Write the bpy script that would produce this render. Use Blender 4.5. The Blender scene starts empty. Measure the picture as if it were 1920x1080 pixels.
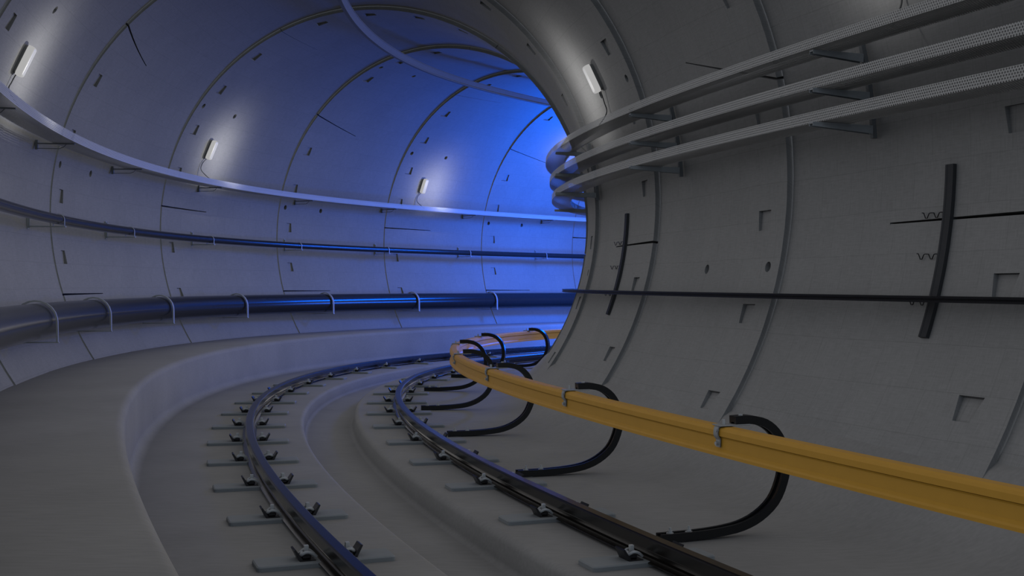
import bpy, math
import numpy as np
from mathutils import Matrix, Vector
PI = math.pi
rad = math.radians
C = bpy.context.scene.collection

# ------------------------------------------------------------------ tunnel centre line
# k counts lining rings (2.85 m each) along the bend, u is metres to the right of the
# centre line, z is metres above the camera height; floor level is lifted to z = 0.
L = 2.850285
RT = 3.24                     # lining radius
ZC = 0.825                    # height of the tunnel axis (relative to the eye)
ZO = 1.43                     # eye height above the track slab
KN = np.arange(-6, 12.1, 1.5)
KV = np.array([.0149, .0149, .0149, .0283, .0466, .0816, .1275, .0485, .0457, .0456, .0454, .0454, .0453]) / 1.2
X0, Y0, H0 = -1.4187 * 1.2, 8.8025 * 1.2, -.2303
_n = 60
KK = np.arange(-8 * _n, 16 * _n + 1) / _n
_kap = np.interp(KK, KN, KV)
_ds = L / _n
_i0 = int(np.searchsorted(KK, 0))
HH = np.concatenate([[0], np.cumsum((_kap[1:] + _kap[:-1]) / 2 * _ds)])
HH = HH - HH[_i0] + H0
_hm = (HH[1:] + HH[:-1]) / 2
XX = np.concatenate([[0], np.cumsum(np.sin(_hm) * _ds)])
YY = np.concatenate([[0], np.cumsum(np.cos(_hm) * _ds)])
XX += X0 - XX[_i0]
YY += Y0 - YY[_i0]
OFF = {-2: -.027, -1: -.019, 0: -.0095, 1: .044, 2: .151, 3: .156, 4: .069, 5: .02, 6: -.022}

def frame(k):
    return float(np.interp(k, KK, XX)), float(np.interp(k, KK, YY)), float(np.interp(k, KK, HH))

def W(k, u, z):
    x, y, h = frame(k)
    return (x + u * math.cos(h), y - u * math.sin(h), z + ZO)

def dk(k, u, m):              # ring units covered by m metres at offset u
    return m / (L * (1 - float(np.interp(k, KN, KV)) * u))

def PW(k, psi, r):            # point on the lining: angle psi (deg), radius r
    return W(k, r * math.cos(rad(psi)), ZC + r * math.sin(rad(psi)))

# ------------------------------------------------------------------ materials
def nodes(name):
    m = bpy.data.materials.new(name); m.use_nodes = True
    nt = m.node_tree
    return m, nt, nt.nodes['Principled BSDF']

def N(nt, t, **kw):
    n = nt.nodes.new(t)
    for a, b in kw.items():
        if a.startswith('i_'):
            n.inputs[int(a[2:])].default_value = b
        else:
            setattr(n, a, b)
    return n

def plain(name, col, rough=.5, metal=0., noise=0., scale=20., spec=None, bump=0.):
    m, nt, b = nodes(name)
    b.inputs['Base Color'].default_value = (*col, 1)
    b.inputs['Roughness'].default_value = rough
    b.inputs['Metallic'].default_value = metal
    if spec is not None:
        b.inputs['Specular IOR Level'].default_value = spec
    if noise:
        tc = N(nt, 'ShaderNodeTexCoord')
        nz = N(nt, 'ShaderNodeTexNoise'); nz.inputs['Scale'].default_value = scale; nz.inputs['Detail'].default_value = 6
        nt.links.new(tc.outputs['Object'], nz.inputs['Vector'])
        mr = N(nt, 'ShaderNodeMapRange'); mr.inputs[3].default_value = 1 - noise; mr.inputs[4].default_value = 1 + noise
        nt.links.new(nz.outputs[0], mr.inputs[0])
        mx = N(nt, 'ShaderNodeVectorMath', operation='SCALE'); mx.inputs[0].default_value = col
        nt.links.new(mr.outputs[0], mx.inputs['Scale'])
        nt.links.new(mx.outputs[0], b.inputs['Base Color'])
        if bump:
            bp = N(nt, 'ShaderNodeBump'); bp.inputs['Strength'].default_value = bump; bp.inputs['Distance'].default_value = .004
            nt.links.new(nz.outputs[0], bp.inputs['Height']); nt.links.new(bp.outputs[0], b.inputs['Normal'])
    return m

def concrete_lining():
    m, nt, b = nodes('lining_concrete')
    uv = N(nt, 'ShaderNodeUVMap')
    lk = nt.links.new
    # woven surface grain: two stretched noises
    def stretched(sx, sy, sc):
        mp = N(nt, 'ShaderNodeMapping'); mp.inputs['Scale'].default_value = (sx, sy, 1)
        lk(uv.outputs[0], mp.inputs['Vector'])
        nz = N(nt, 'ShaderNodeTexNoise'); nz.inputs['Scale'].default_value = sc; nz.inputs['Detail'].default_value = 5
        nz.inputs['Roughness'].default_value = .65
        lk(mp.outputs[0], nz.inputs['Vector'])
        return nz
    a = stretched(1, 9, 9); c = stretched(9, 1, 9); big = stretched(1, 1, .8)
    add = N(nt, 'ShaderNodeMath', operation='ADD'); lk(a.outputs[0], add.inputs[0]); lk(c.outputs[0], add.inputs[1])
    # faint board-marked grid
    br = N(nt, 'ShaderNodeTexBrick'); br.offset = 0.5; br.squash = 1
    br.inputs['Scale'].default_value = 1.0
    br.inputs['Brick Width'].default_value = .37; br.inputs['Row Height'].default_value = .30
    br.inputs['Mortar Size'].default_value = .0028; br.inputs['Mortar Smooth'].default_value = .3
    wob = N(nt, 'ShaderNodeVectorMath', operation='MULTIPLY_ADD')
    lk(big.outputs[1], wob.inputs[0]); wob.inputs[1].default_value = (.03, .03, 0); lk(uv.outputs[0], wob.inputs[2])
    lk(wob.outputs[0], br.inputs['Vector'])
    br.inputs['Color1'].default_value = (1, 1, 1, 1); br.inputs['Color2'].default_value = (.965, .965, .965, 1)
    br.inputs['Mortar'].default_value = (.84, .84, .84, 1)
    mr = N(nt, 'ShaderNodeMapRange'); mr.inputs[1].default_value = .6; mr.inputs[2].default_value = 1.4
    mr.inputs[3].default_value = .86; mr.inputs[4].default_value = 1.14; lk(add.outputs[0], mr.inputs[0])
    mb = N(nt, 'ShaderNodeMapRange'); mb.inputs[1].default_value = .3; mb.inputs[2].default_value = .7
    mb.inputs[3].default_value = .95; mb.inputs[4].default_value = 1.05; lk(big.outputs[0], mb.inputs[0])
    mu = N(nt, 'ShaderNodeMath', operation='MULTIPLY'); lk(mr.outputs[0], mu.inputs[0]); lk(mb.outputs[0], mu.inputs[1])
    sc = N(nt, 'ShaderNodeVectorMath', operation='SCALE'); lk(br.outputs['Color'], sc.inputs[0]); lk(mu.outputs[0], sc.inputs['Scale'])
    tint = N(nt, 'ShaderNodeVectorMath', operation='MULTIPLY'); lk(sc.outputs[0], tint.inputs[0]); tint.inputs[1].default_value = LINING
    lk(tint.outputs[0], b.inputs['Base Color'])
    b.inputs['Roughness'].default_value = .85
    b.inputs['Specular IOR Level'].default_value = .2
    bp = N(nt, 'ShaderNodeBump'); bp.inputs['Strength'].default_value = .25; bp.inputs['Distance'].default_value = .004
    lk(add.outputs[0], bp.inputs['Height']); lk(bp.outputs[0], b.inputs['Normal'])
    return m

def concrete_floor():
    m, nt, b = nodes('floor_concrete')
    lk = nt.links.new
    tc = N(nt, 'ShaderNodeTexCoord')
    mp = N(nt, 'ShaderNodeMapping'); mp.inputs['Scale'].default_value = (1, 7, 7)
    lk(tc.outputs['Object'], mp.inputs['Vector'])
    n1 = N(nt, 'ShaderNodeTexNoise'); n1.inputs['Scale'].default_value = 7; n1.inputs['Detail'].default_value = 6
    lk(mp.outputs[0], n1.inputs['Vector'])
    n2 = N(nt, 'ShaderNodeTexNoise'); n2.inputs['Scale'].default_value = 1.3; n2.inputs['Detail'].default_value = 8
    lk(tc.outputs['Object'], n2.inputs['Vector'])
    a = N(nt, 'ShaderNodeMapRange'); a.inputs[1].default_value = .3; a.inputs[2].default_value = .7
    a.inputs[3].default_value = .93; a.inputs[4].default_value = 1.07; lk(n1.outputs[0], a.inputs[0])
    c = N(nt, 'ShaderNodeMapRange'); c.inputs[1].default_value = .3; c.inputs[2].default_value = .7
    c.inputs[3].default_value = .93; c.inputs[4].default_value = 1.07; lk(n2.outputs[0], c.inputs[0])
    mu = N(nt, 'ShaderNodeMath', operation='MULTIPLY'); lk(a.outputs[0], mu.inputs[0]); lk(c.outputs[0], mu.inputs[1])
    sc = N(nt, 'ShaderNodeVectorMath', operation='SCALE'); sc.inputs[0].default_value = FLOORC; lk(mu.outputs[0], sc.inputs['Scale'])
    lk(sc.outputs[0], b.inputs['Base Color'])
    b.inputs['Roughness'].default_value = .8
    b.inputs['Specular IOR Level'].default_value = .25
    bp = N(nt, 'ShaderNodeBump'); bp.inputs['Strength'].default_value = .15; bp.inputs['Distance'].default_value = .004
    lk(n1.outputs[0], bp.inputs['Height']); lk(bp.outputs[0], b.inputs['Normal'])
    return m

def perforated():
    """Galvanised sheet pierced by staggered round holes (in sheet metres)."""
    m, nt, b = nodes('perforated_steel')
    lk = nt.links.new
    uv = N(nt, 'ShaderNodeUVMap'); sp = N(nt, 'ShaderNodeSeparateXYZ'); lk(uv.outputs[0], sp.inputs[0])
    def M(op, a, b_=None, c=None):
        n = N(nt, 'ShaderNodeMath', operation=op)
        for i, v in enumerate((a, b_, c)):
            if v is None: continue
            if isinstance(v, (int, float)): n.inputs[i].default_value = v
            else: lk(v, n.inputs[i])
        return n.outputs[0]
    A, B, R = .0205, .0170, .0067
    v = M('DIVIDE', sp.outputs[1], B); row = M('FLOOR', v)
    odd = M('MULTIPLY', M('FLOORED_MODULO', row, 2.0), .5)
    u = M('ADD', M('DIVIDE', sp.outputs[0], A), odd)
    du = M('MULTIPLY', M('SUBTRACT', M('FRACT', u), .5), A)
    dv = M('MULTIPLY', M('SUBTRACT', M('FRACT', v), .5), B)
    d2 = M('ADD', M('MULTIPLY', du, du), M('MULTIPLY', dv, dv))
    hole = M('LESS_THAN', d2, R * R)
    b.inputs['Base Color'].default_value = (.46, .46, .46, 1)
    b.inputs['Roughness'].default_value = .6; b.inputs['Metallic'].default_value = .1
    tr = N(nt, 'ShaderNodeBsdfTransparent'); mx = N(nt, 'ShaderNodeMixShader')
    out = nt.nodes['Material Output']
    lk(hole, mx.inputs[0]); lk(b.outputs[0], mx.inputs[1]); lk(tr.outputs[0], mx.inputs[2]); lk(mx.outputs[0], out.inputs[0])
    return m

def emissive(name, col, strength, base=(.8, .8, .8)):
    m, nt, b = nodes(name)
    b.inputs['Base Color'].default_value = (*base, 1)
    b.inputs['Roughness'].default_value = .4
    b.inputs['Emission Color'].default_value = (*col, 1)
    b.inputs['Emission Strength'].default_value = strength
    return m

LINING = (.235, .235, .238)
FLOORC = (.225, .223, .224)
M_lin = concrete_lining()
M_floor = concrete_floor()
M_rail = plain('rail_steel', (.020, .017, .015), .22, 0, .25, 30, .38)
M_yellow = plain('yellow_paint', (.57, .30, .035), .48, 0, .06, 12, .25)
M_pipe = plain('black_pipe', (.026, .026, .027), .20, 0, .15, 15, .16)
M_black = plain('black_plastic', (.010, .011, .013), .38, 0, .1, 15, .4)
M_strip = plain('dark_rubber', (.045, .047, .052), .5, 0, .1, 30, .4)
M_pad = plain('pad_concrete', (.205, .222, .238), .7, 0, .05, 25, .3)
M_steel = plain('galvanised_steel', (.36, .37, .38), .42, .15, .1, 25)
M_dull = plain('dull_steel', (.32, .34, .36), .55, .1, .1, 25)
M_post = plain('post_steel', (.14, .15, .16), .6, 0, .1, 25)
M_dark = plain('dark_steel', (.05, .05, .055), .45, .6, .1, 25)
M_strap = plain('strap_steel', (.30, .31, .33), .5, .1, .08, 25)
M_cat = plain('overhead_aluminium', (.155, .155, .155), .8, 0, .08, 15)
M_perf = perforated()
M_house = plain('lamp_housing', (.20, .20, .195), .6, 0, .05, 20)
M_diff = emissive('lamp_diffuser', (1, .99, .98), .40, (.08, .08, .08))
M_cable = plain('grey_cable', (.08, .08, .08), .6)
M_bolt = plain('zinc_bolt', (.44, .46, .48), .35, .15, .1, 40)

# ------------------------------------------------------------------ mesh helper
class MB:
    def __init__(s):
        s.v = []; s.f = []; s.smooth = []; s.uv = None
    def add(s, vs, fs, smooth=False):
        o = len(s.v); s.v += [tuple(map(float, p)) for p in vs]
        for f in fs:
            s.f.append([o + i for i in f]); s.smooth.append(smooth)
        return s
    def box(s, x0, x1, y0, y1, z0, z1, bev=0.0):
        if bev <= 0:
            vs = [(x, y, z) for z in (z0, z1) for y in (y0, y1) for x in (x0, x1)]
            return s.add(vs, [(0, 2, 3, 1), (4, 5, 7, 6), (0, 1, 5, 4), (2, 6, 7, 3), (0, 4, 6, 2), (1, 3, 7, 5)])
        # chamfered box: eight corners of three vertices
        vs = []; idx = {}
        for cx in (0, 1):
            for cy in (0, 1):
                for cz in (0, 1):
                    X = (x0, x1)[cx]; Y = (y0, y1)[cy]; Z = (z0, z1)[cz]
                    sx = bev * (1 - 2 * cx); sy = bev * (1 - 2 * cy); sz = bev * (1 - 2 * cz)
                    for a, p in (('x', (X, Y + sy, Z + sz)), ('y', (X + sx, Y, Z + sz)), ('z', (X + sx, Y + sy, Z))):
                        idx[cx, cy, cz, a] = len(vs); vs.append(p)
        fs = []
        for c in (0, 1):
            fs.append([idx[c, a, b, 'x'] for a, b in ((0, 0), (1, 0), (1, 1), (0, 1))][::(1 if c else -1)])
            fs.append([idx[a, c, b, 'y'] for a, b in ((0, 0), (1, 0), (1, 1), (0, 1))][::(-1 if c else 1)])
            fs.append([idx[a, b, c, 'z'] for a, b in ((0, 0), (1, 0), (1, 1), (0, 1))][::(1 if c else -1)])
        for a in (0, 1):
            for b in (0, 1):
                fs.append([idx[0, a, b, 'y'], idx[1, a, b, 'y'], idx[1, a, b, 'z'], idx[0, a, b, 'z']])
                fs.append([idx[a, 0, b, 'x'], idx[a, 1, b, 'x'], idx[a, 1, b, 'z'], idx[a, 0, b, 'z']])
                fs.append([idx[a, b, 0, 'x'], idx[a, b, 1, 'x'], idx[a, b, 1, 'y'], idx[a, b, 0, 'y']])
        for key in [(a, b, c) for a in (0, 1) for b in (0, 1) for c in (0, 1)]:
            fs.append([idx[(*key, 'x')], idx[(*key, 'y')], idx[(*key, 'z')]])
        return s.add(vs, fs)
    def cyl(s, p0, p1, r, n=16, r1=None, cap=True, smooth=True):
        p0 = Vector(p0); p1 = Vector(p1); d = (p1 - p0).normalized()
        a = d.orthogonal().normalized(); b = d.cross(a)
        r1 = r if r1 is None else r1
        vs = []
        for p, q in ((p0, r), (p1, r1)):
            for i in range(n):
                t = 2 * PI * i / n
                vs.append(p + (a * math.cos(t) + b * math.sin(t)) * q)
        s.add(vs, [(i, (i + 1) % n, n + (i + 1) % n, n + i) for i in range(n)], smooth)
        if cap:
            s.add(vs[:n], [list(range(n))[::-1]]); s.add(vs[n:], [list(range(n))])
        return s
    def tube(s, pts, r, n=8):
        pts = [Vector(p) for p in pts]; rings = []
        up = None
        for i, p in enumerate(pts):
            d = (pts[min(i + 1, len(pts) - 1)] - pts[max(i - 1, 0)]).normalized()
            if up is None: up = d.orthogonal().normalized()
            a = (up - d * up.dot(d)).normalized(); up = a; b = d.cross(a)
            rings.append([p + (a * math.cos(2 * PI * j / n) + b * math.sin(2 * PI * j / n)) * r for j in range(n)])
        vs = [q for g in rings for q in g]
        fs = [(i * n + j, i * n + (j + 1) % n, (i + 1) * n + (j + 1) % n, (i + 1) * n + j) for i in range(len(pts) - 1) for j in range(n)]
        s.add(vs, fs, True); s.add(rings[0], [list(range(n))[::-1]]); s.add(rings[-1], [list(range(n))])
        return s
    def ribbon(s, pts, prof, closed=False):
        """Sweep a closed profile [(a,b)] along a curve in the local xz plane: a along y, b along the in-plane normal."""
        P = [Vector((p[0], 0, p[1])) for p in pts]; m = len(prof); rings = []
        for i, p in enumerate(P):
            d = (P[min(i + 1, len(P) - 1)] - P[max(i - 1, 0)]).normalized()
            nn = Vector((-d.z, 0, d.x))
            rings.append([p + Vector((0, a, 0)) + nn * b for a, b in prof])
        vs = [q for g in rings for q in g]
        fs = [(i * m + j, i * m + (j + 1) % m, (i + 1) * m + (j + 1) % m, (i + 1) * m + j) for i in range(len(P) - 1) for j in range(m)]
        s.add(vs, fs); s.add(rings[0], [list(range(m))[::-1]]); s.add(rings[-1], [list(range(m))])
        return s
    def build(s, name, mat, parent=None):
        me = bpy.data.meshes.new(name); me.from_pydata(s.v, [], s.f)
        me.polygons.foreach_set('use_smooth', s.smooth)
        me.materials.append(mat); me.update()
        import bmesh
        bm = bmesh.new(); bm.from_mesh(me); bmesh.ops.recalc_face_normals(bm, faces=bm.faces); bm.to_mesh(me); bm.free()
        o = bpy.data.objects.new(name, me); C.objects.link(o)
        if parent is not None: o.parent = parent
        return o

def smooth_curve(pts, n=6):
    """Catmull-Rom through 2-D points."""
    P = [pts[0]] + list(pts) + [pts[-1]]; out = []
    for i in range(1, len(P) - 2):
        for j in range(n):
            t = j / n
            out.append(tuple(.5 * ((2 * P[i][c]) + (-P[i - 1][c] + P[i + 1][c]) * t + (2 * P[i - 1][c] - 5 * P[i][c] + 4 * P[i + 1][c] - P[i + 2][c]) * t * t
                                   + (-P[i - 1][c] + 3 * P[i][c] - 3 * P[i + 1][c] + P[i + 2][c]) * t ** 3) for c in range(len(pts[0]))))
    out.append(tuple(pts[-1])); return out

def tag(o, label=None, cat=None, group=None, kind=None):
    if label: o['label'] = label
    if cat: o['category'] = cat
    if group: o['group'] = group
    if kind: o['kind'] = kind
    return o

def empty(name, k, u, z, **kw):
    x, y, h = frame(k)
    o = bpy.data.objects.new(name, None); C.objects.link(o)
    o.location = W(k, u, z); o.rotation_euler = (0, 0, -h); o.empty_display_size = .1
    return tag(o, **kw)

def copy_tree(o, parent=None):
    c = o.copy(); C.objects.link(c)
    if parent is not None: c.parent = parent
    for ch in list(o.children): copy_tree(ch, c)
    return c

def place(root, k, u, z):
    x, y, h = frame(k)
    root.location = W(k, u, z); root.rotation_euler = (0, 0, -h)

def sweep(name, prof, k0, k1, mat, closed=True, step=.04, smooth=False, uv=False, parent=None, caps=True, vv=None):
    """Sweep a profile of (u, z) along the bend."""
    n = int(round((k1 - k0) / step)) + 1; ks = np.linspace(k0, k1, n); m = len(prof)
    vs = [W(k, u, z) for k in ks for u, z in prof]
    fs = []
    mm = m if closed else m - 1
    for i in range(n - 1):
        for j in range(mm):
            a = i * m + j; b = i * m + (j + 1) % m
            fs.append((a, b, b + m, a + m))
    me = bpy.data.meshes.new(name)
    sm = [smooth] * len(fs)
    if closed and caps:
        fs.append(tuple(range(m))); fs.append(tuple((n - 1) * m + j for j in range(m))[::-1]); sm += [False, False]
    me.from_pydata(vs, [], fs)
    me.polygons.foreach_set('use_smooth', sm)
    me.materials.append(mat)
    if uv:
        lay = me.uv_layers.new(name='UVMap')
        acc = [0]
        for j in range(m): acc.append(acc[-1] + math.hypot(prof[(j + 1) % m][0] - prof[j][0], prof[(j + 1) % m][1] - prof[j][1]))
        if vv: acc = list(vv)
        uvs = []
        for i in range(n - 1):
            for j in range(mm):
                for (ii, jj) in ((i, j), (i, j + 1), (i + 1, j + 1), (i + 1, j)):
                    uvs += [ks[ii] * L, acc[jj]]
        uvs += [0.0] * (len(me.loops) * 2 - len(uvs))
        lay.data.foreach_set('uv', uvs)
    me.update()
    if closed:
        import bmesh
        bm = bmesh.new(); bm.from_mesh(me); bmesh.ops.recalc_face_normals(bm, faces=bm.faces); bm.to_mesh(me); bm.free()
    o = bpy.data.objects.new(name, me); C.objects.link(o)
    if parent is not None: o.parent = parent
    return o

# ------------------------------------------------------------------ segmental lining
PLATE = 1.46
def step(psi):
    return .005 + .050 * max(0., math.cos(rad(.75 * (psi - 48))))
PK_EVEN = [197.7, 184.9, 164.3, 151.7, 138.5, 125.3, 105, 91.5, 78, 65.6, 29.6, 16.3, 2.9, -14.9, -28.4, -43]
PK_ODD = [203, 189.3, 176.3, 163.3, 150.1, 131, 118, 105.2, 92.6, 54.4, 40.6, 27.1, 8.6, -5.4, -19.1, -32.6, -46]
HO_EVEN = [144.7, 22.9]; HO_ODD = [169.8, 111.1, -12.2]
SL_EVEN = [174, 114.6, 54, -7.1]; SL_ODD = [197.4, 136.9, 78, 14.0, -53]
def slant(psi, odd):
    if not odd: return 0.
    s = 0.
    for c, a in ((136.9, 4.9), (14.0, 7.0)):
        t = abs(psi - c) / 13.
        if t < 1: s += a * math.cos(t * PI / 2) ** 2
    return s

def lining(name, lo, hi, mat):
    V = []; F = []; NRM = []; UV = []
    def addf(pts, nrms, uvs):
        # pts in order; orient toward the tunnel inside using the first normal
        o = len(V)
        p = [Vector(q) for q in pts]
        nf = Vector((0, 0, 0))
        for i in range(len(p)):
            a, b = p[i] - p[0], p[(i + 1) % len(p)] - p[0]; nf += a.cross(b)
        if nrms is None: nrms = [tuple(nf.normalized())] * len(p)
        elif nf.dot(Vector(nrms[0])) < 0:
            pts = pts[::-1]; nrms = nrms[::-1]; uvs = uvs[::-1]
        V.extend(tuple(q) for q in pts); F.append(tuple(range(o, o + len(pts))))
        NRM.extend(nrms); UV.extend(uvs)
    for q in range(-6, 12):
        odd = q % 2 != 0
        kq = q + OFF.get(q, 0.); kn = q + 1 + OFF.get(q + 1, 0.)
        pk = PK_ODD if odd else PK_EVEN; ho = HO_ODD if odd else HO_EVEN; sl = SL_ODD if odd else SL_EVEN
        rows = {}
        for p in pk: rows[p - 1.45] = 1; rows[p + 1.45] = 1
        for p in ho: rows[p - .9] = 1; rows[p + .9] = 1
        sw = lambda c: .10 if abs(c - 114.6) < .1 else (.07 if 50 < c < 80 else .21)
        for p in sl: rows[p - sw(p)] = 1; rows[p + sw(p)] = 1
        feat = sorted(rows)
        for p in np.arange(lo, hi + .01, 2.5):
            edge = abs(p - lo) < .01 or abs(p - hi) < .01
            inside = any(abs(p - c) < w_ for lst, w_ in ((pk, 1.46), (ho, .91), (sl, .22)) for c in lst)
            if edge or (not inside and min([abs(p - f) for f in feat] + [9]) > .7): rows[float(p)] = 1
        rows = sorted(r for r in rows if lo - .001 <= r <= hi + .001)
        cols = [0, .12, .22, .23, .43, .62, .82, 1.02, 1.23, 1.33, PLATE - .008, PLATE]
        def eff(p, m):
            s = p + slant(p, odd) * m / PLATE
            for c in sl:
                if abs(abs(p - c) - sw(c)) < .001: s = c + slant(c, odd) * m / PLATE + (p - c) * (1 - .55 * m / PLATE)
            return s
        def P(p, m, dep=0., base=False, t=0.):
            pe = eff(p, min(m, PLATE)) if not base else p + slant(p, odd) * (1 - t)
            d = step(p)
            kk = kq + dk(kq, RT * math.cos(rad(p)), m)
            r = RT + d / 2 - .008 - d * (1 - m / PLATE)
            sl_ = d / PLATE
            if base:
                ks = kq + dk(kq, RT * math.cos(rad(p)), PLATE)
                kk = ks + (kn - ks) * t * .994; r = RT + d / 2; sl_ = 0
            h = frame(kk)[2]; c, s_ = math.cos(rad(pe)), math.sin(rad(pe))
            er = Vector((c * math.cos(h), -c * math.sin(h), s_)); es = Vector((math.sin(h), math.cos(h), 0))
            nv = (-er + es * sl_).normalized()
            return PW(kk, pe, r + dep), tuple(nv), (kk * L, rad(pe) * RT)
        def quad(a, b, c, d):
            addf([x[0] for x in (a, b, c, d)], [x[1] for x in (a, b, c, d)], [x[2] for x in (a, b, c, d)])
        def wall_(a, b, c, d):
            addf([x[0] for x in (a, b, c, d)], None, [x[2] for x in (a, b, c, d)])
        isin = lambda a, b, lst, w: any(abs((a + b) / 2 - c) < .01 and abs(b - a) < w for c in lst)
        for i in range(len(rows) - 1):
            p0, p1 = rows[i], rows[i + 1]
            slot = isin(p0, p1, sl, .5); pocket = isin(p0, p1, pk, 3.2); hole = isin(p0, p1, ho, 2.0)
            # joint face
            if not slot:
                a = P(p0, 0); b = P(p1, 0)
                def bs(p, m=0):
                    x = P(p, 0, base=True, t=0)
                    kk = kq; r = RT + step(p) / 2 + .12
                    return PW(kk, eff(p, 0), r), x[1], (kk * L, rad(p) * RT + .1)
                wall_(a, b, bs(p1), bs(p0))
            for j in range(len(cols) - 1):
                m0, m1 = cols[j], cols[j + 1]
                if slot:
                    D = .12
                    quad(P(p0, m0, D), P(p0, m1, D), P(p1, m1, D), P(p1, m0, D))
                    wall_(P(p0, m0), P(p0, m1), P(p0, m1, D), P(p0, m0, D))
                    wall_(P(p1, m0), P(p1, m1), P(p1, m1, D), P(p1, m0, D))
                    if j == len(cols) - 2: wall_(P(p0, m1), P(p1, m1), P(p1, m1, D), P(p0, m1, D))
                elif pocket and abs(m0 - .23) < .001:
                    e = .042; n0 = m0 + e; n1 = m1 - e * .6
                    A, B = P(p0, n0), P(p0, n1)
                    for tri in ((P(p0, m0), A, P(p1, m0)), (B, P(p0, m1), P(p1, m1))):
                        addf([x[0] for x in tri], [x[1] for x in tri], [x[2] for x in tri])
                    d0, d1 = .020, .034
                    T = [P(p0, n0), P(p0, n1), P(p1, m1), P(p1, m0)]
                    Bq = [P(p0, n0 + .005, d0), P(p0, n1 - .005, d0), P(p1, m1 - .005, d1), P(p1, m0 + .005, d1)]
                    quad(*Bq)
                    for a in range(4):
                        b = (a + 1) % 4; wall_(T[a], T[b], Bq[b], Bq[a])
                elif hole and (abs(m0 - .12) < .001 or abs(m0 - 1.23) < .001):
                    mc = (m0 + m1) / 2; pc = (p0 + p1) / 2; R = .043
                    ring = []; low = []
                    for a in range(16):
                        t = 2 * PI * a / 16 + PI / 4
                        mm, pp = R * math.cos(t), math.degrees(R * math.sin(t) / RT)
                        ring.append((mc + mm, pc + pp)); low.append((mc + mm * .8, pc + pp * .8))
                    def PP(m, p, dep=0.):
                        s0 = eff(pc, m) - pc
                        x = P(pc, m, dep)
                        kk = kq + dk(kq, RT * math.cos(rad(pc)), m)
                        d = step(pc); r = RT + d / 2 - .008 - d * (1 - m / PLATE) + dep
                        return PW(kk, p + s0, r), x[1], (kk * L, rad(p) * RT)
                    ring = [PP(*x) for x in ring]; lowp = [PP(*x, .055) for x in low]
                    cor = [P(p1, m1), P(p1, m0), P(p0, m0), P(p0, m1)]   # at 45,135,225,315 deg
                    for s_ in range(4):
                        arc = [ring[(4 * s_ + a) % 16] for a in range(5)]
                        poly = [cor[s_]] + arc + [cor[(s_ + 1) % 4]]
                        addf([x[0] for x in poly], [cor[s_][1]] * len(poly), [x[2] for x in poly])
                    for a in range(16):
                        b = (a + 1) % 16; wall_(ring[a], ring[b], lowp[b], lowp[a])
                    addf([x[0] for x in lowp], [lowp[0][1]] * 16, [x[2] for x in lowp])
                elif j == len(cols) - 2:      # fine seam at the end of the stepped half
                    quad(P(p0, m0, .01), P(p0, m1, .01), P(p1, m1, .01), P(p1, m0, .01))
                    wall_(P(p0, m0), P(p1, m0), P(p1, m0, .01), P(p0, m0, .01))
                else:
                    quad(P(p0, m0), P(p0, m1), P(p1, m1), P(p1, m0))
            ts = [0, .25, .5, .75, 1]
            for t0, t1 in zip(ts, ts[1:]):
                quad(P(p0, 0, 0, True, t0), P(p0, 0, 0, True, t1), P(p1, 0, 0, True, t1), P(p1, 0, 0, True, t0))
    me = bpy.data.meshes.new(name); me.from_pydata(V, [], F)
    me.polygons.foreach_set('use_smooth', [True] * len(F))
    lay = me.uv_layers.new(name='UVMap'); lay.data.foreach_set('uv', [c for p in UV for c in p])
    me.materials.append(mat); me.update()
    me.normals_split_custom_set([Vector(n) for n in NRM])
    o = bpy.data.objects.new(name, me); C.objects.link(o)
    return tag(o, kind='structure')

lining('wall_right', -60, 50, M_lin)
lining('ceiling', 50, 130, M_lin)
lining('wall_left', 130, 225, M_lin)

# ------------------------------------------------------------------ floor: walkway, track slab, drain trough, haunch
def arc(cu, cz, r, a0, a1, n=6):
    return [(cu + r * math.cos(rad(a0 + (a1 - a0) * i / n)), cz + r * math.sin(rad(a0 + (a1 - a0) * i / n))) for i in range(n + 1)]
FZ = -1.43
prof = [(-3.05, -.905), (-2.3, -.90), (-1.9, -.90)] + arc(-1.735, -.965, .065, 90, 4) + \
    arc(-1.575, FZ + .09, .09, 184, 270) + [(-1.0, FZ), (-.5, FZ)] + arc(-.255, FZ - .05, .05, 90, 15) + \
    arc(-.155, -1.55, .045, 190, 262) + [(-.05, -1.597), (.24, -1.60)] + arc(.27, -1.555, .045, 280, 350) + \
    arc(.385, FZ - .055, .055, 170, 90) + [(.9, FZ), (1.5, FZ), (1.9, FZ + .004), (2.06, FZ + .02), (2.2, FZ + .055), (2.33, FZ + .12), (2.45, FZ + .21), (2.56, FZ + .32), (2.66, FZ + .43), (2.8, FZ + .52)]
fl = sweep('floor', prof, -6, 12, M_floor, closed=False, smooth=True)
tag(fl, kind='structure')

# ------------------------------------------------------------------ running rails
def rail_prof(uc, top):
    h = [(0.0, 0.0), (.026, -.001), (.033, -.006), (.036, -.013), (.037, -.062), (.031, -.068), (.011, -.074), (.010, -.098),
         (.022, -.106), (.062, -.114), (.064, -.119)]
    r = h[1:]; l = [(-a, b) for a, b in r[::-1]]
    return [(uc + a, top + b) for a, b in l + r]
UO, UI = -.73, .825
RT_TOP = -1.293
ro_ = sweep('running_rail', rail_prof(UO, RT_TOP), -5, 10, M_rail)
tag(ro_, 'dark steel running rail on the walkway side, left of the drain trough', 'rail', 'running rails of the track')
ri_ = sweep('running_rail', rail_prof(UI, RT_TOP), -5, 10, M_rail)
tag(ri_, 'dark steel running rail between the drain trough and the yellow power rail', 'rail', 'running rails of the track')

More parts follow.
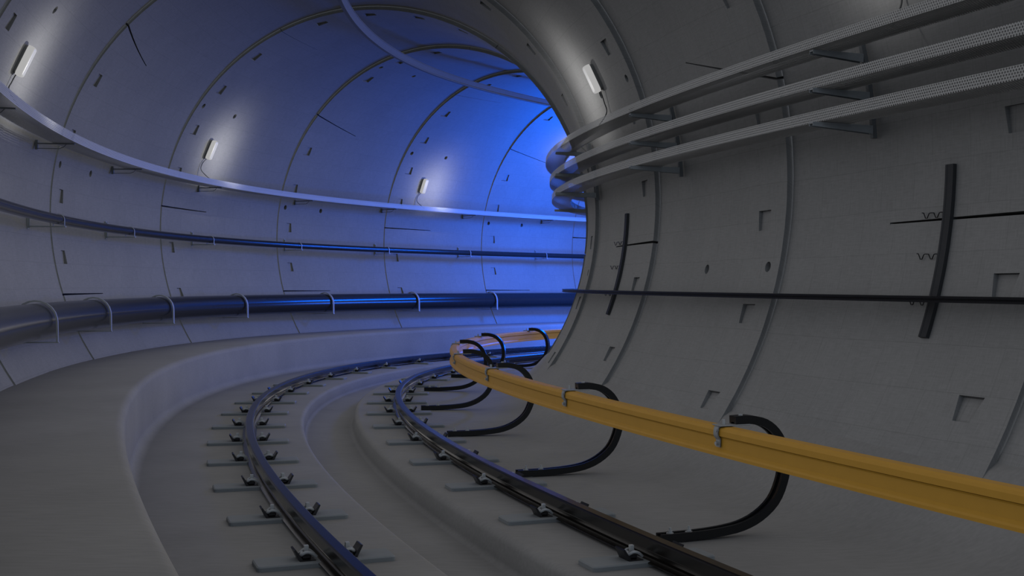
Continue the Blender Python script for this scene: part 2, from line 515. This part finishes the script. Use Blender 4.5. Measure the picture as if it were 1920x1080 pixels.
# ------------------------------------------------------------------ yellow power rail
yu, yt = 1.50, -.800
hp = [(.030, .0), (.046, -.008), (.052, -.022), (.052, -.052), (.040, -.058), (.036, -.066), (.036, -.125), (.050, -.140), (.054, -.150), (.054, -.166)]
yp = [(yu - a, yt + b) for a, b in hp] + [(yu + a, yt + b) for a, b in hp[::-1]]
tag(sweep('power_rail', yp, -5, 10, M_yellow), 'glossy yellow power rail held above the slab along the right side', 'rail')

# ------------------------------------------------------------------ pipes and conduits
def circ(uc, zc, r, n=28):
    return [(uc + r * math.cos(2 * PI * i / n), zc + r * math.sin(2 * PI * i / n)) for i in range(n)]
tag(sweep('water_pipe', circ(-2.69, -.367, .168), -5.5, 11, M_pipe, smooth=True), 'thick glossy black pipe low on the left wall above the walkway', 'pipe')
tag(sweep('water_pipe', circ(-2.90, .690, .055, 20), -5.5, 11, M_pipe, smooth=True), 'thinner black pipe at mid height on the left wall below the cable tray', 'pipe')
bp_ = [(2.91, -.101), (2.91, -.087), (2.92, -.084), (2.92, -.080), (2.91, -.077), (2.91, -.063), (3.03, -.062), (3.03, -.102)]
tag(sweep('cable_duct', bp_, -5, 8, M_black), 'flat black cable duct running horizontally along the right wall', 'cable duct')
cp = [(-.025, 0), (.025, 0), (.030, .012), (.022, .020), (.052, .088), (.058, .092), (.058, .104), (-.058, .104), (-.058, .092), (-.052, .088), (-.022, .020), (-.030, .012)]
tag(sweep('overhead_rail', [(.045 + a, 3.56 + b) for a, b in cp], -4, 11, M_cat), 'long grey overhead contact bar curving under the tunnel crown', 'overhead contact rail')

# ------------------------------------------------------------------ perforated cable trays
def tray(u_out, zt, zb, u_in, label, side=1, ph=0.):
    """open channel: outer upright, floor, inner upright"""
    h = zt - zb
    t = .006
    s = side
    prof = [(u_out, zt), (u_out, zb), (u_in, zb), (u_in, zt - h * .1)]
    inner = [(u_in - s * t, zt - h * .1), (u_in - s * t, zb + t), (u_out + s * t, zb + t), (u_out + s * t, zt)]
    hf = abs(u_in - u_out); vv = [ph, ph + h, ph + h + hf, ph + h * 1.9 + hf]
    root = sweep('cable_tray', prof, -5, 8, M_perf, closed=False, step=.03, uv=True, vv=vv)
    sweep('inner_skin', inner, -5, 8, M_perf, closed=False, step=.03, uv=True, parent=root, vv=vv[::-1])
    tag(root, label, 'cable tray')
    return root
TR = [(1.665, 1.597), (1.413, 1.338), (1.190, 1.110)]
TRU = [2.68, 2.735, 2.765]
labs = ['perforated steel cable tray on the right wall, topmost of the three',
        'perforated steel cable tray on the right wall, middle of the three with saw-toothed edges',
        'perforated steel cable tray on the right wall, lowest of the three']
trs = []
for (a, b), lb, ph, tu in zip(TR, labs, (0., .0085, .0), TRU):
    o = tray(tu, a, b, tu + .255, lb, 1, ph); o['group'] = 'cable trays on the right wall'; trs.append(o)
tray(-2.715, 1.630, 1.535, -2.975, 'perforated steel cable tray running along the left wall under the lamps', -1, 0.)

# ------------------------------------------------------------------ right tray supports: wall post with three tapered arms
def wall_u(z, inset=0.):
    return math.sqrt((RT + inset) ** 2 - (z - ZC) ** 2)
def tray_support():
    root = empty('tray_support', 0, 0, 0)
    b = MB()
    zs = [1.02, 1.16, 1.30, 1.44, 1.58, 1.70]
    for z0, z1 in zip(zs, zs[1:]):
        u0, u1 = wall_u(z0), wall_u(z1)
        vs = []
        for (uu, zz) in ((u0, z0), (u1, z1)):
            for du in (-.035, .0):
                for y in (-.015, .015):
                    vs.append((uu + du, y, zz + ZO))
        b.add(vs, [(0, 1, 3, 2), (4, 6, 7, 5), (0, 4, 5, 1), (2, 3, 7, 6), (0, 2, 6, 4), (1, 5, 7, 3)])
    b.build('wall_post', M_post, root)
    for (zt, zb) in TR:
        a = MB()
        z = zb + ZO - .004
        uw = wall_u(zb) - .035
        w = .022
        # tapered arm: top flange and web
        vs = [(2.70, -w, z), (uw, -w, z), (uw, w, z), (2.70, w, z), (2.70, -w, z - .012), (uw, -w, z - .012), (uw, w, z - .012), (2.70, w, z - .012)]
        a.add(vs, [(0, 1, 2, 3), (4, 7, 6, 5), (0, 4, 5, 1), (2, 6, 7, 3), (0, 3, 7, 4), (1, 5, 6, 2)])
        for y0, y1 in ((-w, -w + .004), (w - .004, w)):
            vs = [(2.70, y0, z - .01), (uw, y0, z - .01), (uw, y0, z - .058), (2.70, y0, z - .028),
                  (2.70, y1, z - .01), (uw, y1, z - .01), (uw, y1, z - .058), (2.70, y1, z - .028)]
            a.add(vs, [(0, 1, 2, 3), (4, 7, 6, 5), (0, 4, 5, 1), (2, 6, 7, 3), (0, 3, 7, 4), (1, 5, 6, 2)])
        a.build('arm', M_dull, root)
    return root
ts = tray_support()
ordw = ['first', 'second', 'third', 'fourth', 'fifth', 'sixth', 'seventh', 'eighth', 'ninth', 'tenth', 'eleventh', 'twelfth', 'thirteenth', 'fourteenth', 'fifteenth', 'sixteenth']
for i, k in enumerate((-1.42, -.265, .99, 2.35)):
    o = ts if i == 0 else copy_tree(ts)
    x, y, h = frame(k); o.location = (x, y, 0); o.rotation_euler = (0, 0, -h)
    tag(o, ['steel post with three tray arms on the right wall, nearest the camera', 'steel post with three tray arms on the right wall, second from the camera',
            'steel post with three tray arms where the right wall begins to turn away', 'steel post with three tray arms around the bend, hidden beyond the right wall edge'][i],
        'bracket', 'tray supports on the right wall')

# left tray brackets
def left_bracket():
    root = empty('tray_bracket', 0, 0, 0)
    b = MB(); z = 1.535 + ZO
    uw = -wall_u(1.54)
    b.box(uw, uw + .03, -.014, .014, z - .075, z + .03)
    b.build('wall_plate', M_post, root)
    a = MB()
    a.box(uw + .02, -2.74, -.018, .018, z - .014, z - .003)
    a.box(uw + .02, -2.90, -.012, .012, z - .066, z - .060)
    a.tube([(-2.905, 0, z - .063), (-2.86, 0, z - .045), (-2.83, 0, z - .014)], .004, 6)
    a.build('arm', M_post, root)
    return root
lb0 = left_bracket()
for i, k in enumerate((.0, .80, 1.62, 2.45, 3.27, 4.02, 4.80, 5.62)):
    o = lb0 if i == 0 else copy_tree(lb0)
    x, y, h = frame(k); o.location = (x, y, 0); o.rotation_euler = (0, 0, -h)
    tag(o, 'steel bracket under the left cable tray, %s from the left edge of the photo' % ordw[i], 'bracket', 'brackets under the left cable tray')

# ------------------------------------------------------------------ pipe straps
def big_strap():
    root = empty('pipe_strap', 0, 0, 0)
    uc, zc_ = -2.69, -.367 + ZO
    R = .192
    pts = [(uc + R + .004, zc_ - R - .005), (uc + R + .004, zc_ - .09), (uc + R + .002, zc_)]
    for a in range(10, 171, 16): pts.append((uc + R * math.cos(rad(a)), zc_ + R * math.sin(rad(a))))
    pts += [(uc - R - .06, zc_ + .06)]
    b = MB(); b.ribbon(pts, [(-.02, -.008), (.02, -.008), (.02, .008), (-.02, .008)]); b.build('strap_band', M_strap, root)
    a = MB(); zz = zc_ - R - .002
    uw = -math.sqrt(RT ** 2 - (zz - ZO - ZC) ** 2)
    a.box(uw - .02, uc + R + .02, -.016, .016, zz - .008, zz + .002); a.build('support_arm', M_dull, root)
    return root
s0 = big_strap()
for i in range(7):
    k = .197 + .79 * i
    o = s0 if i == 0 else copy_tree(s0)
    x, y, h = frame(k); o.location = (x, y, 0); o.rotation_euler = (0, 0, -h)
    tag(o, 'grey steel hoop over the thick black pipe, %s from the left edge of the photo' % ordw[i], 'pipe strap', 'hoops over the thick pipe')
def small_strap():
    root = empty('pipe_clamp', 0, 0, 0)
    uc, zc_, R = -2.90, .690 + ZO, .060
    pts = [(uc + R, zc_ - R - .012), (uc + R, zc_ - .02)]
    for a in range(0, 181, 18): pts.append((uc + R * math.cos(rad(a)), zc_ + R * math.sin(rad(a))))
    pts += [(uc - R, zc_ - R - .012)]
    b = MB(); b.ribbon(pts, [(-.009, -.003), (.009, -.003), (.009, .003), (-.009, .003)]); b.build('clamp_band', M_steel, root)
    a = MB(); zz = zc_ - R - .012
    a.box(-3.235, uc + R + .015, -.018, .018, zz - .012, zz); a.build('support_arm', M_dull, root)
    w = MB(); w.box(-3.245, -3.222, -.020, .020, zz - .03, zz + .20); w.box(-3.222, -3.205, -.006, .006, zz - .02, zz + .19)
    w.build('wall_plate', M_dull, root)
    return root
s1 = small_strap()
for i, k in enumerate((.791, 1.615, 2.43, 3.212, 3.985, 4.78, 5.58)):
    o = s1 if i == 0 else copy_tree(s1)
    x, y, h = frame(k); o.location = (x, y, 0); o.rotation_euler = (0, 0, -h)
    tag(o, 'light grey clamp on a wall arm holding the thinner black pipe, %s from the left' % ordw[i], 'pipe clamp', 'clamps on the thinner pipe')

# ------------------------------------------------------------------ rail pads and clips
def rounded_slab(b, x0, x1, y0, y1, z0, z1, r=.02):
    pts = []
    for cx, cy, a in ((x1 - r, y1 - r, 0), (x0 + r, y1 - r, 90), (x0 + r, y0 + r, 180), (x1 - r, y0 + r, 270)):
        for i in range(4):
            t = rad(a + 30 * i); pts.append((cx + r * math.cos(t), cy + r * math.sin(t)))
    n = len(pts); e = .006
    ins = [(x0 + x1) / 2, (y0 + y1) / 2]
    top = [((p[0] - ins[0]) * (1 - 2 * e / (x1 - x0)) + ins[0], (p[1] - ins[1]) * (1 - 2 * e / (y1 - y0)) + ins[1], z1) for p in pts]
    mid = [(p[0], p[1], z1 - e) for p in pts]; bot = [(p[0], p[1], z0) for p in pts]
    vs = top + mid + bot
    fs = [list(range(n))]
    for i in range(n):
        j = (i + 1) % n
        fs += [(i, n + i, n + j, j), (n + i, 2 * n + i, 2 * n + j, n + j)]
    b.add(vs, fs)
def rail_fixing():
    root = empty('rail_pad', 0, 0, FZ)
    b = MB(); rounded_slab(b, -.367, .340, -.098, .098, -.01, .026); b.build('pad', M_pad, root)
    for s in (-1, 1):
        # dark cast shoulder with a flared wing
        a = MB()
        X = lambda v: s * v
        def bx(x0, x1, y0, y1, z0, z1, bev=.003):
            a.box(min(X(x0), X(x1)), max(X(x0), X(x1)), y0, y1, z0, z1, bev)
        bx(.066, .150, -.060, .060, .018, .030)
        bx(.085, .135, -.030, .030, .030, .052, .006)
        vs = []
        for (x, z) in ((.128, .026), (.150, .026), (.178, .082), (.168, .086)):
            for y in (-.048, .048): vs.append((X(x), y, z))
        a.add(vs, [(0, 1, 3, 2), (2, 3, 5, 4), (4, 5, 7, 6), (6, 7, 1, 0), (0, 2, 4, 6), (1, 7, 5, 3)])
        sh = a.build('clip_shoulder', M_dark, root)
        c = MB()
        loop = smooth_curve([(X(.060), -.030, .040), (X(.085), -.036, .060), (X(.112), -.034, .066), (X(.138), -.020, .050), (X(.128), 0, .060),
                             (X(.138), .020, .050), (X(.112), .034, .066), (X(.085), .036, .060), (X(.060), .030, .040)], 4)
        c.tube(loop, .0085, 8); c.build('spring_clip', M_bolt, sh)
        t = MB()
        t.cyl((X(.106), 0, .046), (X(.106), 0, .062), .018, 6, smooth=False); t.box(X(.106) - .011, X(.106) + .011, -.011, .011, .060, .096, .002)
        t.build('bolt', M_bolt, sh)
    return root
rp = rail_fixing()
first = True
def near_word(i, n):
    if i == 0: return 'nearest the camera'
    return '%s nearest the camera' % ordw[i] if i < 16 else 'farthest'
for uu, k0, dkk, n, side in ((UO, -1.66, .3865, 16, 'left'), (UI, -1.865, .411, 14, 'right')):
    for i in range(n):
        o = rp if first else copy_tree(rp)
        first = False
        place(o, k0 + dkk * i, uu, FZ)
        tag(o, 'pale rail pad with spring clips under the %s running rail, %s' % (side, near_word(i, n)), 'rail pad', 'rail pads under the %s running rail' % side)

# ------------------------------------------------------------------ power rail supports
def support():
    root = empty('power_rail_support', 0, 0, 0)
    pts = [(1.075, -1.402), (1.18, -1.402), (1.32, -1.40), (1.46, -1.392), (1.60, -1.372), (1.72, -1.325), (1.82, -1.245), (1.875, -1.14), (1.893, -1.04),
           (1.875, -.93), (1.825, -.845), (1.75, -.79), (1.66, -.768), (1.60, -.766), (1.548, -.768)]
    pts = [(a, b + ZO) for a, b in smooth_curve(pts, 3)]
    w, t = .034, .024
    pr = [(-w, -t), (w, -t), (w, t), (w * .45, t), (w * .45, t * .45), (-w * .45, t * .45), (-w * .45, t), (-w, t)]
    b = MB(); b.ribbon(pts, pr); arm = b.build('curved_arm', M_black, root)
    f = MB(); rounded_slab(f, 1.02, 1.20, -.030, .030, FZ + ZO - .004, FZ + ZO + .006, .012); f.build('foot_plate', M_dull, root)
    for x in (1.145, 1.265):
        c = MB(); z = -1.402 + ZO + .02
        c.cyl((x, 0, z - .004), (x, 0, z + .004), .021, 14); c.cyl((x, 0, z + .003), (x, 0, z + .018), .0135, 6, smooth=False); c.cyl((x, 0, z + .016), (x, 0, z + .034), .0065, 10)
        c.build('foot_bolt', M_bolt, root)
    g = MB(); zy = yt + ZO
    cl = [(1.60, zy + .004), (1.50, zy + .006), (1.455, zy + .003), (1.440, zy - .012), (1.438, zy - .045), (1.446, zy - .062), (1.455, zy - .075), (1.452, zy - .115)]
    g.ribbon(smooth_curve(cl, 3), [(-.020, -.004), (.020, -.004), (.020, .004), (-.020, .004)])
    g.box(1.44, 1.64, -.045, .045, zy + .004, zy + .011, .002)
    clamp = g.build('rail_clamp', M_steel, root)
    for a_, b_, r_, n_ in (((1.435, 0, zy - .095), (1.462, 0, zy - .095), .012, 6), ((1.445, -.012, zy - .02), (1.428, -.012, zy - .02), .008, 8),
                           ((1.49, 0, zy + .008), (1.49, 0, zy + .040), .010, 6), ((1.60, 0, zy + .05), (1.60, 0, zy + .066), .012, 6)):
        q = MB(); q.cyl(a_, b_, r_, n_, smooth=False); q.build('clamp_bolt', M_bolt, clamp)
    return root
sp0 = support()
wh = ['nearest the camera', 'second nearest the camera', 'third nearest the camera', 'fourth, just before the rail doubles back', 'fifth, just past the turn of the rail', 'sixth, on the far run of the rail', 'seventh, at the edge of the right wall']
for i, k in enumerate((-1.741, -.927, -.09, .74, 1.60, 2.45, 3.38)):
    o = sp0 if i == 0 else copy_tree(sp0)
    x, y, h = frame(k); o.location = (x, y, 0); o.rotation_euler = (0, 0, -h)
    tag(o, 'black C-shaped arm carrying the yellow power rail, %s' % wh[i], 'support arm', 'curved arms carrying the yellow rail')

# ------------------------------------------------------------------ black vertical strips with wire hooks on the right wall
def wall_strip(k, label, stretch=1.):
    root = None
    n = 14; a0, a1 = -1.0, -20.9
    b = MB(); vs = []
    x, y, h = frame(k)
    for i in range(n + 1):
        ps = a0 + (a1 - a0) * i / n
        for r, yy in ((RT + .03, -.034), (RT + .03, .034), (RT - .034, .034), (RT - .034, .020), (RT - .031, .018), (RT - .031, -.018), (RT - .034, -.020), (RT - .034, -.034)):
            vs.append((r * math.cos(rad(ps)), yy, ZC + r * math.sin(rad(ps)) + ZO))
    m = 8
    fs = [(i * m + j, i * m + (j + 1) % m, (i + 1) * m + (j + 1) % m, (i + 1) * m + j) for i in range(n) for j in range(m)]
    fs += [tuple(range(m)), tuple(n * m + j for j in range(m))[::-1]]
    root = empty('wall_strip', 0, 0, 0); root.location = (x, y, 0); root.rotation_euler = (0, 0, -h)
    b.add(vs, fs); b.build('strip', M_strip, root)
    for ps in (-6.4, -11.2, -16.6):
        r = RT - .028; u0 = r * math.cos(rad(ps)); z0 = ZC + r * math.sin(rad(ps)) + ZO
        w = MB(); pts = []
        for (yy, zz) in ((-.01, 0), (.03, 0), (.070, .002), (.080, .0), (.098, -.030), (.112, -.030), (.130, .002), (.160, .003), (.172, .0), (.190, -.030), (.204, -.030), (.222, .006), (.236, .007)):
            pts.append((u0 + .01 * (yy > .05), yy * stretch, z0 + zz))
        w.tube(pts, .0035, 6); w.build('wire_hook', M_dark, root)
    return tag(root, label, 'cable holder', 'vertical holders on the right wall')
wall_strip(-1.70, 'long black vertical cable holder on the right wall, nearer the camera')
wall_strip(.38, 'long black vertical cable holder on the right wall, farther from the camera', 1.9)

# ------------------------------------------------------------------ wall lamps
def lamp_frame(k, psi, r):
    h = frame(k)[2]
    c, s = math.cos(rad(psi)), math.sin(rad(psi))
    er = Vector((c * math.cos(h), -c * math.sin(h), s)); es = Vector((math.sin(h), math.cos(h), 0))
    nz = -er; ny = Vector((0, 0, 1)) - nz * nz.z; ny.normalize()
    if ny.z < 0: ny = -ny
    nx = ny.cross(nz)
    return Matrix.Translation(PW(k, psi, r)) @ Matrix((nx, ny, nz)).transposed().to_4x4()
def lamp_body(b, wx, wy, z0, z1, r, n=5, dome=.0):
    """pillow slab: rounded plan and rounded front edges"""
    layers = [(z0, 0), (z1 - dome, 0)]
    if dome:
        for i in range(1, 5):
            t = PI / 2 * i / 4; layers.append((z1 - dome + dome * math.sin(t), dome * (1 - math.cos(t))))
    rings = []
    for z, ins in layers:
        pts = []
        rr = max(r - ins, .004)
        X, Y = wx - ins, wy - ins
        for cx, cy, a in ((X - rr, Y - rr, 0), (-X + rr, Y - rr, 90), (-X + rr, -Y + rr, 180), (X - rr, -Y + rr, 270)):
            for i in range(n):
                t = rad(a + 90 * i / (n - 1)); pts.append((cx + rr * math.cos(t), cy + rr * math.sin(t), z))
        rings.append(pts)
    m = len(rings[0]); vs = [p for g in rings for p in g]
    fs = [(i * m + j, i * m + (j + 1) % m, (i + 1) * m + (j + 1) % m, (i + 1) * m + j) for i in range(len(rings) - 1) for j in range(m)]
    b.add(vs, fs, True); b.add(rings[-1], [list(range(m))]); b.add(rings[0], [list(range(m))[::-1]])
LAMPW = 21.0
def lamp(k, psi, label, cab, power=LAMPW, rr=RT, soft=0., off=None):
    M = lamp_frame(k, psi, rr)
    root = bpy.data.objects.new('wall_lamp', None); C.objects.link(root); root.matrix_world = M; root.empty_display_size = .1
    b = MB(); lamp_body(b, .054, .150, -.02, .048, .035, dome=.012); b.build('housing', M_house, root)
    d = MB(); lamp_body(d, .060, .160, .036, .102, .035, dome=.025); d.build('diffuser', M_diff, root)
    if cab:
        c = MB(); c.tube(smooth_curve(cab, 6), .0065, 8); c.build('power_cable', M_cable, root)
    tag(root, label, 'lamp', 'oblong wall lamps')
    li = bpy.data.lights.new('lamp_light', 'SPOT'); li.energy = power; li.spot_size = rad(158); li.spot_blend = 1.0; li.shadow_soft_size = soft; li.color = (1, .985, .95)
    lo = bpy.data.objects.new('lamp_light', li); C.objects.link(lo); lo.parent = root; lo.location = off or (.34 if psi > 90 else -.70, -.02, .68)
    return root
# local frame of a lamp: x along the wall, y up the wall, z into the tunnel
lamp(.355, 155.3, 'oblong white wall lamp above the left cable tray, nearest the camera', [(-.01, -.16, .04), (-.02, -.24, .04), (-.05, -.33, .06), (-.06, -.43, .21)])
lamp(2.44, 155.9, 'oblong white wall lamp above the left cable tray, second from the left', [(-.01, -.16, .04), (-.08, -.26, .04), (-.07, -.36, .07), (.04, -.44, .21)])
lamp(4.34, 156.8, 'oblong white wall lamp above the left cable tray, right of the other two in view', [(-.01, -.16, .04), (-.08, -.26, .04), (-.07, -.36, .07), (.04, -.44, .21)])
lamp(5.53, 130, 'wall lamp glowing behind the edge of the right wall, mostly hidden', None)
lamp(.425, 26.2, 'oblong white wall lamp on the right wall above the three trays', [(.03, -.16, .04), (-.02, -.28, .04), (-.05, -.40, .06), (.01, -.50, .24)])
lamp(-1.62, 25.3, 'wall lamp on the right wall above the top edge, only its glow and cable visible', [(.03, -.16, .04), (-.02, -.28, .04), (-.05, -.40, .06), (.01, -.50, .24)], power=7, off=(-.2, .05, .40))

# ------------------------------------------------------------------ light
def light(kind, k, u, z, energy, color, size=.0, name='tunnel_light', **kw):
    li = bpy.data.lights.new(name, kind); li.energy = energy; li.color = color
    li.shadow_soft_size = size
    for a, v in kw.items(): setattr(li, a, v)
    o = bpy.data.objects.new(name, li); C.objects.link(o); o.location = W(k, u, z)
    return o
light('POINT', 5.6, .9, -.5, 620, (.0, .125, 1.0), .45, 'blue_light_and_fill')  # added low blue fill, washes out the pipe shadows cast by the upper one
light('POINT', 5.55, .2, 2.2, 1290, (.0, .125, 1.0), .55, 'blue_light_and_fill')
light('POINT', -5.0, .5, 1.6, 8, (.6, .8, 1), .3, 'fill_behind_camera')  # added cool fill behind the camera, no fixture there

# ambient light of the tunnel: soft sky, strongest around the horizon, dim from below,
# cooler and weaker from behind; surfaces receive it beyond .9 m of open space
w = bpy.data.worlds.new('World'); bpy.context.scene.world = w; w.use_nodes = True
nt = w.node_tree; bg = nt.nodes['Background']
tc = N(nt, 'ShaderNodeTexCoord'); sp = N(nt, 'ShaderNodeSeparateXYZ'); nt.links.new(tc.outputs['Generated'], sp.inputs[0])
mz = N(nt, 'ShaderNodeMapRange'); mz.inputs[1].default_value = -1; mz.inputs[2].default_value = 1; nt.links.new(sp.outputs[2], mz.inputs[0])
cz = N(nt, 'ShaderNodeValToRGB'); nt.links.new(mz.outputs[0], cz.inputs[0])
def ramp(node, stops):
    e = node.color_ramp.elements
    while len(e) > 1: e.remove(e[-1])
    for n_, (p, c) in enumerate(stops):
        x = e[0] if n_ == 0 else e.new(p)
        x.position = p; x.color = (*c, 1)
g = lambda v: (v, v, v)
ramp(cz, [(0, g(.05)), (.33, g(.09)), (.47, g(.45)), (.55, g(1.0)), (.75, g(.46)), (1.0, g(.28))])
my = N(nt, 'ShaderNodeMapRange'); my.inputs[1].default_value = -1; my.inputs[2].default_value = 1; nt.links.new(sp.outputs[1], my.inputs[0])
cy = N(nt, 'ShaderNodeValToRGB'); nt.links.new(my.outputs[0], cy.inputs[0])
ramp(cy, [(0, (.50, .56, .64)), (.30, (.60, .65, .71)), (.50, (1.06, 1.04, 1.045)), (1.0, (1.24, 1.19, 1.16))])
mm = N(nt, 'ShaderNodeVectorMath', operation='MULTIPLY'); nt.links.new(cz.outputs[0], mm.inputs[0]); nt.links.new(cy.outputs[0], mm.inputs[1])
mxr = N(nt, 'ShaderNodeMapRange'); mxr.inputs[1].default_value = -.4; mxr.inputs[2].default_value = .4
mxr.inputs[3].default_value = .93; mxr.inputs[4].default_value = 1.22; nt.links.new(sp.outputs[0], mxr.inputs[0])
m2 = N(nt, 'ShaderNodeVectorMath', operation='SCALE'); nt.links.new(mm.outputs[0], m2.inputs[0]); nt.links.new(mxr.outputs[0], m2.inputs['Scale'])
nt.links.new(m2.outputs[0], bg.inputs[0]); bg.inputs[1].default_value = .95
sc = bpy.context.scene
w.light_settings.distance = .9
w.light_settings.ao_factor = 1.0
sc.cycles.use_fast_gi = True
sc.cycles.fast_gi_method = 'REPLACE'
sc.cycles.ao_bounces = 1
sc.cycles.ao_bounces_render = 1
sc.cycles.max_bounces = 8
sc.cycles.transparent_max_bounces = 24

# ------------------------------------------------------------------ camera
cam = bpy.data.cameras.new('camera'); co = bpy.data.objects.new('camera', cam); C.objects.link(co)
p_, r_ = -.0034, .0040
fwd = Vector((0, math.cos(p_), math.sin(p_)))
right = Vector((math.cos(r_), -math.sin(p_) * math.sin(r_), math.cos(p_) * math.sin(r_)))
up = Vector((-math.sin(r_), -math.sin(p_) * math.cos(r_), math.cos(p_) * math.cos(r_)))
co.matrix_world = Matrix.Translation((0, 0, ZO)) @ Matrix((right, up, -fwd)).transposed().to_4x4()
cam.sensor_width = 36; cam.lens = 2117.45 / 1920 * 36; cam.clip_start = .05; cam.clip_end = 200
sc.camera = co
sc.view_settings.view_transform = 'Standard'; sc.view_settings.look = 'None'
sc.view_settings.gamma = 1; sc.view_settings.use_curve_mapping = False
sc.view_settings.exposure = 0
